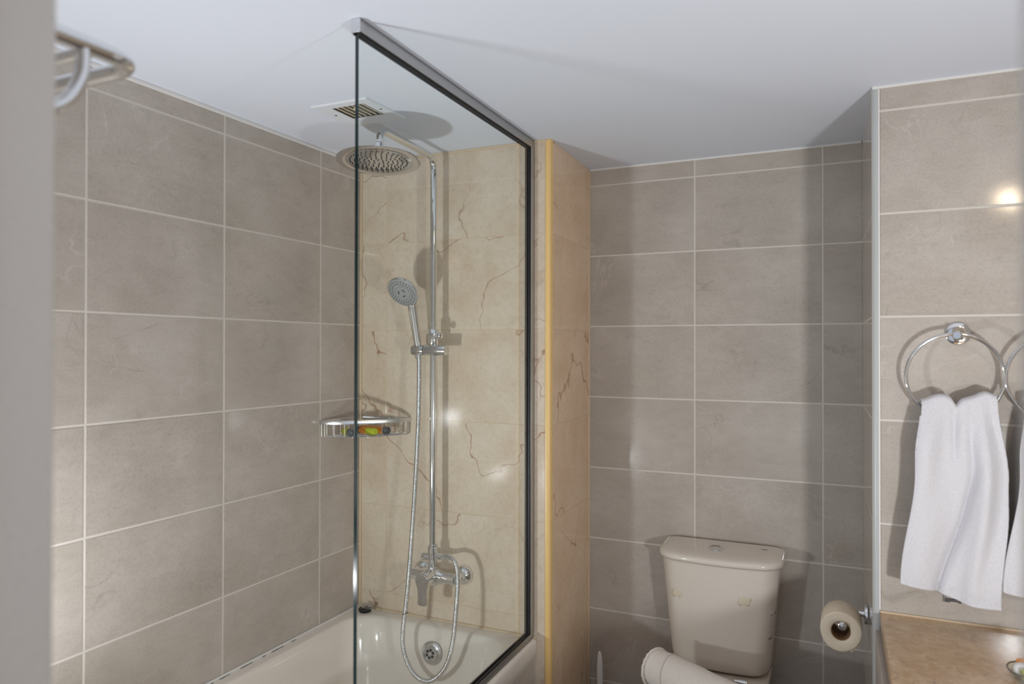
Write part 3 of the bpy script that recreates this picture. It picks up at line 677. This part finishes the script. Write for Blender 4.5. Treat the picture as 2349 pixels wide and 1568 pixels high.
# yellowed tape residue and a peeling sticker on the tank
def on_tank(x, z):
    a = .1555+(.179-.1555)*(z-.48)/.26; y0 = 2.368-.011*(z-.48)/.26; b = .020+.004*(z-.48)/.26
    return Vector((x, y0-b*(1-((x-tc)/a)**2)-.0006, z))
for x0, x1, z0, z1 in ((-.5235, -.4925, .6635, .683), (-.3190, -.2820, .667, .692)):
    g = MB(); N_ = 8; vv = []
    for j in range(N_+1):
        for i in range(N_+1):
            u_, v_ = i/N_, j/N_; jx = .002*math.sin(7*v_+x0*90)*(1 if i in (0, N_) else 0); jz = .0025*math.sin(11*u_+z0*70)*(1 if j in (0, N_) else 0)
            vv.append(on_tank(x0+(x1-x0)*u_+jx, z0+(z1-z0)*v_+jz))
    g.add(vv, [(j*(N_+1)+i, j*(N_+1)+i+1, (j+1)*(N_+1)+i+1, (j+1)*(N_+1)+i) for j in range(N_) for i in range(N_)])
    g.build('tape_residue', 'residue', wc, solid=.0003, label='yellowed tape residue')
def side_pt(x, z, off):   # on the rounded right front edge of the tank
    a = .1555+(.179-.1555)*(z-.48)/.26; r = .05; y0 = 2.368-.011*(z-.48)/.26; t = 1.5*PI+x*PI/2
    p = Vector((tc+a-r+r*math.cos(t), y0+r+r*math.sin(t), z)); nrm = Vector((math.cos(t), math.sin(t), 0))
    return p+nrm*off+Vector((0, -.004*(1-x), 0)), nrm
g = MB(); vv = []
NX, NZ = 8, 8
for j in range(NZ+1):
    for i in range(NX+1):
        z = .560+.092*j/NZ; x = .30+.42*i/NX+(.10*j/NZ); x = min(x, .98); vv.append(side_pt(x, z, .0007+.0004*math.sin(i*2+j*3))[0])
g.add(vv, [(j*(NX+1)+i, j*(NX+1)+i+1, (j+1)*(NX+1)+i+1, (j+1)*(NX+1)+i) for j in range(NZ) for i in range(NX)])
stk = g.build('sticker', 'sticker', wc, solid=.0003, label='peeling sticker with blue lettering')
def text_mesh(name, txt, size, o, ux, uz, mat, parent, shear_=0.0, bold=0.0):
    cu_ = bpy.data.curves.new(name, 'FONT'); cu_.body = txt; cu_.size = size; cu_.extrude = 0.0002; cu_.offset = bold; cu_.shear = shear_
    tmp = bpy.data.objects.new(name, cu_); C.objects.link(tmp); dg = bpy.context.evaluated_depsgraph_get()
    me = bpy.data.meshes.new_from_object(tmp.evaluated_get(dg)); bpy.data.objects.remove(tmp)
    un = Vector(ux).cross(Vector(uz)).normalized(); off = parent_loc(parent)
    for v in me.vertices:
        v.co = Vector(o)+Vector(ux).normalized()*v.co.x+Vector(uz).normalized()*v.co.y+un*v.co.z-off
    me.materials.clear(); me.materials.append(M[mat]); ob = bpy.data.objects.new(name, me); C.objects.link(ob); ob.parent = parent; return ob
p0, n0 = side_pt(.52, .634, .0017); p1, _ = side_pt(.80, .640, .0017)
text_mesh('sticker_lettering', 'SANI', .0110, p0, (p1-p0), (0, 0, 1), 'ink', stk, .3, .0002)
for z in (.604, .562):
    MB().tube([side_pt(.40+.1*k, z+.0008*math.sin(k*2), .0012)[0] for k in range(4)], .0004, 5).build('sticker_fold', 'card', stk)
# bowl, seat and lid
def oval(a, y0, y1, z, n=48, px=2.3):
    cy_ = (y0+y1)/2; b = (y1-y0)/2; out = []
    for k in range(n):
        t = 2*PI*k/n; c, s = math.cos(t), math.sin(t)
        out.append(Vector((tc+a*math.copysign(abs(c)**(2/px), c), cy_+b*math.copysign(abs(s)**(2/px), s), z)))
    return out
MB().loft([oval(.115, 1.98, 2.44, 0, px=3), oval(.112, 1.985, 2.44, .02, px=3), oval(.105, 2.0, 2.44, .12), oval(.12, 1.97, 2.45, .22), oval(.155, 1.90, 2.47, .31), oval(.178, 1.865, 2.48, .37), oval(.182, 1.86, 2.485, .395, px=2.6), oval(.180, 1.863, 2.485, .403, px=2.6)]).build('bowl', 'porcelain', wc, angle=60)
MB().box((tc-.15, 2.33, .39), (tc+.15, YT, .4285)).build('tank_shelf', 'porcelain', wc, bevel=.008)
MB().loft([oval(.181, 1.855, 2.31, .4045), oval(.184, 1.852, 2.312, .410), oval(.184, 1.852, 2.312, .418), oval(.182, 1.855, 2.31, .421)]).build('seat', 'whiteplastic', wc)
MB().loft([oval(.183, 1.853, 2.315, .4225), oval(.186, 1.850, 2.318, .427), oval(.185, 1.852, 2.317, .434), oval(.176, 1.862, 2.308, .4385), oval(.12, 1.92, 2.25, .4395)]).build('seat_lid', 'whiteplastic', wc)
for s_ in (-1, 1): MB().cyl((tc+s_*.075-.02, 2.325, .436), (tc+s_*.075+.02, 2.325, .436), .010, seg=16, bev=.002).build('hinge', 'chrome', wc)

# rolled bath towel lying on the toilet lid
ra, rb_ = Vector((-.535, 2.178, .4975)), Vector((-.215, 1.995, .4975))
rd = (rb_-ra).normalized(); RLn = (rb_-ra).length; rs = rd.cross(Vector((0, 0, 1))).normalized()
rt = thing('rolled_towel', (-.375, 2.085, .4405), 'rolled white bath towel lying on the closed toilet lid', 'towel')
N = 140; turns = 4.6; prof = []
for k in range(N+1):
    t = k/N; a = 2*PI*turns*t-1.1; r = .010+.044*t**.92; prof.append((r*math.cos(a), r*math.sin(a)))
sec = []; NS = 44
for i in range(NS+1):
    s_ = i/NS; e_ = min(s_, 1-s_)*NS
    row = []
    for k, (px_, pz_) in enumerate(prof):
        r_ = math.hypot(px_, pz_)
        lump = 1+.018*math.sin(9*s_+k*.13)+.012*math.sin(23*s_+k*.31)
        out_ = .006*math.sin(k*.22)*(1 if i in (0, NS) else .4 if i in (1, NS-1) else 0)
        p = ra+rd*(RLn*s_+out_*(1 if i < 2 else -1))+rs*px_*lump+Vector((0, 0, max(pz_*lump, -.0545)))
        row.append(p)
    sec.append(row)
m = MB(); m.add([p for r in sec for p in r], [(i*(N+1)+k, i*(N+1)+k+1, (i+1)*(N+1)+k+1, (i+1)*(N+1)+k) for i in range(NS) for k in range(N)])
m.build('roll', 'terry_warm', rt, solid=.0055, angle=80)
MB().tube([ra+rd*(.055+.012*math.cos(a))+rs*.0578*math.cos(a)+Vector((0, 0, .0578*math.sin(a))) for a in [-.3+.16*k for k in range(20)]], .0013, 6).build('woven_border', 'terry_warm', rt)
for dd_ in (.0,):
    edge = MB(); pts = [ra-rd*.001+rs*.0555*math.cos(a)+Vector((0, 0, .0555*math.sin(a))) for a in [2*PI*k/60 for k in range(61)]]
    edge.tube([p+rd*.0010*math.sin(k*1.9)+(p-ra).normalized()*.0006*math.sin(k*2.3) for k, p in enumerate(pts)], .0042, 8).build('hem', 'terry_warm', rt)

# toilet brush behind the toilet
tbx, tby = -.7855, 2.405
br = thing('toilet_brush', (tbx, tby, 0), 'white toilet brush standing in its holder beside beige pier', 'toilet brush')
MB().lathe((tbx, tby, 0), (0, 0, 1), [(0, .048), (.004, .052), (.05, .050), (.12, .044), (.135, .038), (.137, .020), (.12, .018)], 32).build('holder', 'whiteplastic', br)
hh_ = []
for z, a, b_ in ((.12, .008, .008), (.20, .008, .007), (.27, .0105, .0085), (.33, .0118, .0095), (.37, .0112, .009), (.40, .0085, .007), (.415, .005, .004), (.4185, .002, .0018)):
    hh_.append([Vector((tbx+a*math.cos(2*PI*k/18), tby+b_*math.sin(2*PI*k/18), z)) for k in range(18)])
MB().loft(hh_).build('handle', 'whiteplastic', br, angle=70)
MB().loft([[p+Vector((-.0065, .003, -.012)) for p in [Vector((tbx+(q_.x-tbx)*.62, tby+(q_.y-tby)*.8, q_.z)) for q_ in r]] for r in hh_[1:6]]).build('handle_shadow', 'cap', br)  # dark copy left of the handle, shaped to stand for its shadow

# ------------------------------------------------------------------ toilet roll and holder
tph = thing('toilet_roll_holder', (.040, 2.21, .738), 'chrome toilet roll holder on side wall of the recess', 'toilet roll holder')
FX = .0385
MB().lathe((FX, 2.205, .7375), (-1, 0, 0), [(0, .0270), (.002, .0272), (.0075, .0265), (.0085, .0245), (.0085, .011)], 36).build('flange', 'chrome', tph)
MB().tube([(FX-.006, 2.205, .7375)] + bend((FX, 2.205, .7375), (-.0235, 2.205, .7375), (-.0235, 2.085, .7375), .014) + [(-.0235, 2.082, .7375)], .0085, 18).build('arm', 'chrome', tph)
MB().lathe((-.0235, 2.086, .7375), (0, -1, 0), [(0, .0085), (.001, .0105), (.006, .0105), (.0072, .0090)], 24).build('end_stop', 'chrome_rough', tph)
tp = thing('toilet_roll', (-.0268, 2.14, .672), 'white toilet paper roll hanging on the chrome holder', 'toilet roll')
TC = Vector((-.0268, 0, .7215)); m = MB(); ring_o = []
def tpr(y, r, wob=0): return [Vector((TC.x+(r+wob*math.sin(3*a+1)+wob*.7*math.sin(5*a))*math.cos(a), y, TC.z+(r*1.035+wob*math.sin(3*a+1))*math.sin(a)-(.002 if r > .03 else 0))) for a in [2*PI*k/56 for k in range(56)]]
yf, yb = 2.090, 2.190
rr_ = [tpr(yf+.002, .0238), tpr(yf, .0252), tpr(yf-.0004, .036, .0002), tpr(yf, .047, .0004), tpr(yf+.0012, .0492, .0006), tpr(yf+.004, .0500, .0006), tpr(yf+.05, .0505, .0005), tpr(yb-.003, .0500, .0006), tpr(yb, .048, .0005), tpr(yb, .0238)]
m.loft(rr_, False, False).build('paper', 'paper', tp, angle=60)
MB().loft([tpr(yf+.001, .0237), tpr(yb-.001, .0237), tpr(yb-.001, .0225), tpr(yf+.001, .0225), tpr(yf+.001, .0237)], False, False).build('core', 'card', tp)
ft = MB(); vv = []
for i in range(11):
    for j in range(9):
        a = -1.15+.10*i*.75; y = yf+.003+(yb-yf-.006)*j/8
        r = .0515+.003*max(0, (4-i)/4)**2
        vv.append(Vector((TC.x+r*math.cos(a)+.0006*math.sin(j*1.7+i), y, TC.z+r*1.03*math.sin(a)-.002)))
ft.add(vv, [(i*9+j, i*9+j+1, (i+1)*9+j+1, (i+1)*9+j) for i in range(10) for j in range(8)])
ft.build('loose_sheet', 'paper', tp, solid=.0004)

# ------------------------------------------------------------------ towel rings and hand towels
RCX, RCZ, RRr, RYY = .2152, 1.3925, .0985, 1.962
tr = thing('towel_ring', (RCX+.008, YR, 1.485), 'chrome towel ring on grey tiles next to corner trim', 'towel ring', 'towel rings over the counter')
MB().lathe((.2275, YR-.0005, 1.4925), (0, -1, 0), [(0, .0262), (.002, .0265), (.0065, .0262), (.0075, .0250), (.0078, .010)], 40).build('rosette', 'chrome', tr)
MB().lathe((.2275, YR-.006, 1.4925), Vector((-.0065, -.040, -.0035)), [(0, .0085), (.036, .0085), (.0362, .0095), (.0480, .0095), (.0495, .008)], 24).build('post', 'chrome', tr)
rp = [Vector((RCX+RRr*math.sin(a), RYY-.004*math.cos(a), RCZ+RRr*math.cos(a))) for a in [2*PI*k/96 for k in range(96)]]
mm = MB(); rings_ = []
for k in range(96):
    a = 2*PI*k/96; rad_ = Vector((math.sin(a), 0, math.cos(a)))
    rings_.append([rp[k]+rad_*.0043*math.cos(b)+Vector((0, 1, 0))*.0043*math.sin(b) for b in [2*PI*i/14 for i in range(14)]])
n_ = 14; fs = []
for i in range(96):
    for k in range(n_): fs.append((i*n_+k, i*n_+(k+1) % n_, ((i+1) % 96)*n_+(k+1) % n_, ((i+1) % 96)*n_+k))
mm.add([p for r in rings_ for p in r], fs).build('ring', 'chrome', tr)

def smooth(t): t = max(0, min(1, t)); return t*t*(3-2*t)
def hand_towel(label, seed):
    rnd = random.Random(seed); ph = [rnd.uniform(0, 6) for _ in range(8)]
    t = thing('hand_towel', (RCX, RYY, .90), label, 'towel', 'hand towels on the towel rings')
    NU, NV = 72, 150; vv = []
    def fold(u, v):    # v: 0 at the ring, 1 at the hem. Depth of the folds towards the room
        f = .011*math.sin(5.0*u+.6+1.3*v)+.008*math.sin(11*u+1.7-2.6*v)*(1-.5*v)
        f += .022*math.exp(-((u-.80+.10*v)/.10)**2)*(1-.35*v)           # heavy fold near the right
        f -= .020*math.exp(-((u-.46-.02*v)/.055)**2)*max(0, 1-v*3.0)    # pinch under the ring
        f -= .020*math.exp(-((u-.64+.42*max(0, v-.35))/.05)**2)*smooth(v*2)
        f += .004*math.sin(17*u+9*v+ph[1])*.5
        return f
    def edge(v):
        xl = .1475+(.128-.1475)*smooth(v*5)*0+(-.014)*smooth(v*3.5)-.005*math.sin(PI*min(1, v*1.3))*0-.027*smooth((v-.38)/.62)
        xr = .2960+.022*smooth(v*2.6)-.018*smooth((v-.55)/.45)
        return xl, xr
    for j in range(NV+1):
        s_ = j/NV
        for i in range(NU+1):
            u = i/NU
            top = 1.329+.012*smooth((u-.70)/.2)+.010*math.sin(PI*u*1.9)**2-.016*math.exp(-((u-.47)/.06)**2)+.004*math.sin(PI*u)
            hem = .9115-.032*u-.006*math.sin(PI*u)+.004*math.sin(6*u)
            if s_ < .62:                     # front drop, hem upwards
                v = 1-s_/.62; xl, xr = edge(v); x = xl+(xr-xl)*u+.004*math.sin(8*u+5*v)*.4
                z = top+(hem-top)*v; f = fold(u, v)*smooth(.25+v*4)
                y = RYY-.0125-.009*smooth(v*3)-f-.004
            elif s_ < .68:                   # over the ring
                a = (s_-.62)/.06*PI; xl, xr = edge(0); x = xl+(xr-xl)*u; z = top+.0085*math.sin(a); y = RYY-.0165*math.cos(a)*1.0
                y = min(y, RYY+.0165)
            else:                            # back drop, behind
                v = (s_-.68)/.32; xl, xr = edge(v*.8); x = xl+.010+(xr-xl-.018)*u; z = top+(hem+.02-top)*v*.96
                y = RYY+.0165+.006*math.sin(7*u+2*v)*smooth(v*4)
            y = min(y, YR-.011); vv.append(Vector((x, y+rnd.uniform(-.0005, .0005), z+rnd.uniform(-.0004, .0004))))
    m = MB(); W_ = NU+1
    m.add(vv, [(j*W_+i, j*W_+i+1, (j+1)*W_+i+1, (j+1)*W_+i) for j in range(NV) for i in range(NU)])
    m.build('cloth', 'terry', t, solid=.0048, angle=80)
    # woven ribs of the border near the hem, and the rolled hem itself
    def pt(u, v, off):
        s0 = (1-v)*.62*NV; j = min(NV-1, int(s0)); fr_ = s0-j; i = min(NU-1, int(u*NU)); fu = u*NU-i
        a = vv[j*W_+i].lerp(vv[j*W_+i+1], fu); b = vv[(j+1)*W_+i].lerp(vv[(j+1)*W_+i+1], fu); p = a.lerp(b, fr_); return p+Vector((0, -off, 0))
    m = MB()
    for k in range(58):
        u = .02+.96*k/57; m.tube([pt(u, .945, .0022), pt(min(1, u+.012), .988, .0022)], .0011, 5)
    m.build('woven_border', 'terry', t, kind='stuff')
    MB().tube([pt(i/40, .999, .0) for i in range(41)], .0034, 8).build('hem', 'terry', t)
    MB().tube([pt(0, v/30, .0) for v in range(2, 31)], .0030, 8).build('hem', 'terry', t)
    return t
ht1 = hand_towel('white terry hand towel hanging over the ring nearest the corner trim', 3)
tr2 = copy_tree(tr); tr2.location.x += .1985; tr2['label'] = 'chrome towel ring half hidden by the blurred door frame'
ht2 = copy_tree(ht1); ht2.location.x += .2015; ht2.location.z += .008; ht2['label'] = 'white hand towel on the ring half hidden by the blurred door frame'

# small printed sticker on the tiles under the towel
ws = thing('wall_sticker', (.214, YR, .862), 'small dark printed label on the tiles under the hand towel', 'label')
yy = YR-.0012
m = MB().box((.1955, yy, .8585), (.1967, YR-.0002, .8735)); m.build('printed_frame', 'ink2', ws, smooth=False)
for x0, x1, z0, z1 in ((.1985, .2325, .8645, .8675), (.1985, .2330, .8610, .8635), (.1985, .2105, .8585, .8600), (.2265, .2330, .8585, .8602), (.1995, .2010, .869, .8715)):
    MB().box((x0, yy, z0), (x1, YR-.0002, z1)).build('printed_line', 'ink2', ws, smooth=False)

# ------------------------------------------------------------------ vanity
vn = thing('vanity_unit', (.36, 1.38, 0), 'tile sided vanity unit standing under the marble counter', 'cabinet')
MB().hexa([(.080, .95, .08), (.655, .95, .08), (.655, YR-.004, .08), (.066, YR-.004, .08)], [(.080, .95, .7835), (.655, .95, .7835), (.655, YR-.004, .7835), (.066, YR-.004, .7835)]).build('carcass', 'wood', vn, smooth=False)
MB().box((.12, .97, 0), (.655, YR-.01, .08)).build('plinth', 'wood', vn, smooth=False)
for k in range(3):
    y0, y1 = .955+k*.345, .955+k*.345+.340; xa = .0795-.014*(y0-.95)/1.05; xb = .0795-.014*(y1-.95)/1.05
    dp = MB().hexa([(xa-.014, y0, .095), (xa, y0, .095), (xb, y1, .095), (xb-.014, y1, .095)], [(xa-.014, y0, .775), (xa, y0, .775), (xb, y1, .775), (xb-.014, y1, .775)]).build('door', 'wood', vn, bevel=.002)
    MB().cyl((xa-.026, y0+.03, .66), (xa-.026, y0+.03, .74), .005, seg=12, bev=.001).build('handle', 'chrome', dp)
ct = MB().hexa([(.080, .93, .785), (XR-.002, .93, .785), (XR-.002, YR-.0025, .785), (.0615, YR-.0025, .785)], [(.080, .93, .8135), (XR-.002, .93, .8135), (XR-.002, YR-.0025, .8135), (.0615, YR-.0025, .8135)]).build('counter', 'counter', bevel=.0025)
tag(ct, 'mottled brown beige marble counter under the hand towels', 'counter')
MB().box((.0625, YR-.006, .8135), (XR-.004, YR-.0028, .8175)).build('silicone_bead', 'caulk_tan', ct)

# small glass dish with toiletries at the edge of the frame
DX, DY, DZ = .3225, 1.712, .8135
ds = thing('glass_dish', (DX, DY, DZ), 'clear round glass dish of toiletries on the marble counter', 'dish')
MB().lathe((DX, DY, DZ+.0005), (0, 0, 1), [(0, .034), (.002, .038), (.010, .044), (.018, .0468), (.0195, .0475), (.0195, .0450), (.012, .0425), (.005, .037), (.004, .001)], 44).build('bowl', 'tint_glass', ds)
MB().tube([(DX+.0470*math.cos(a), DY+.0470*math.sin(a), DZ+.0200) for a in [2*PI*k/48 for k in range(49)]], .0012, 6).build('rim', 'glass_edge', ds)
tube_bottle((DX-.0275, DY-.028, DZ+.0185), (.95, .25, .12), 'lime green toiletry tube lying in the glass dish', ('lime', 'lime', 'whiteplastic'), L=.05, r=.0115)
tube_bottle((DX-.0270, DY+.026, DZ+.0190), (.95, -.12, .16), 'orange toiletry tube lying in the glass dish', ('orange', 'orange', 'cap'), L=.05, r=.0115)
sp = MB(); sr = []
for i in range(13):
    t = PI*i/12; r = .0150*math.sin(t)**.8 if 0 < i < 12 else 1e-4; sr.append([Vector((DX-.0215+r*1.15*math.cos(2*PI*k/24), DY-.002+r*math.sin(2*PI*k/24), DZ+.0195-.0135*math.cos(t))) for k in range(24)])
tag(sp.loft(sr).build('guest_soap', 'whiteplastic'), 'small round white guest soap in the glass dish', 'soap')

# ------------------------------------------------------------------ towel shelf on the door wall, over the foot of the bath
rk = thing('towel_rack', (-1.12, YN, 1.80), 'blurred chrome towel shelf on the door wall above the bath', 'towel rack')
RZ, ry1, rx1, rx0 = 1.822, .652, -.835, -1.42
pr_ = [Vector((rx1, YN+.004, RZ))] + bend((rx1, YN, RZ), (rx1, ry1, RZ), (rx0, ry1, RZ), .050) + bend((rx1, ry1, RZ), (rx0, ry1, RZ), (rx0, YN, RZ), .035) + [Vector((rx0, YN+.004, RZ))]
MB().tube(pr_, .0112, 16).build('frame', 'chrome', rk)
for y in (.455, .518, .585): MB().cyl((rx0, y, RZ-.004), (rx1, y, RZ-.004), .0080, seg=14).build('rail', 'chrome', rk)
for x in (rx1, rx0):
    MB().tube(catmull([(x, .573, RZ-.004), (x, .572, RZ-.035), (x, .562, RZ-.062), (x, .548, RZ-.080), (x, .528, RZ-.092), (x, .505, RZ-.090)], 6), .0085, 14).build('hook', 'chrome', rk)
    MB().lathe((x, YN+.0005, RZ), (0, 1, 0), [(0, .022), (.006, .022), (.009, .018), (.010, .009)], 28).build('flange', 'chrome', rk)
MB().cyl((rx0, .505, RZ-.092), (rx1-.001, .505, RZ-.092), .0062, seg=14).build('lower_rail', 'chrome', rk)
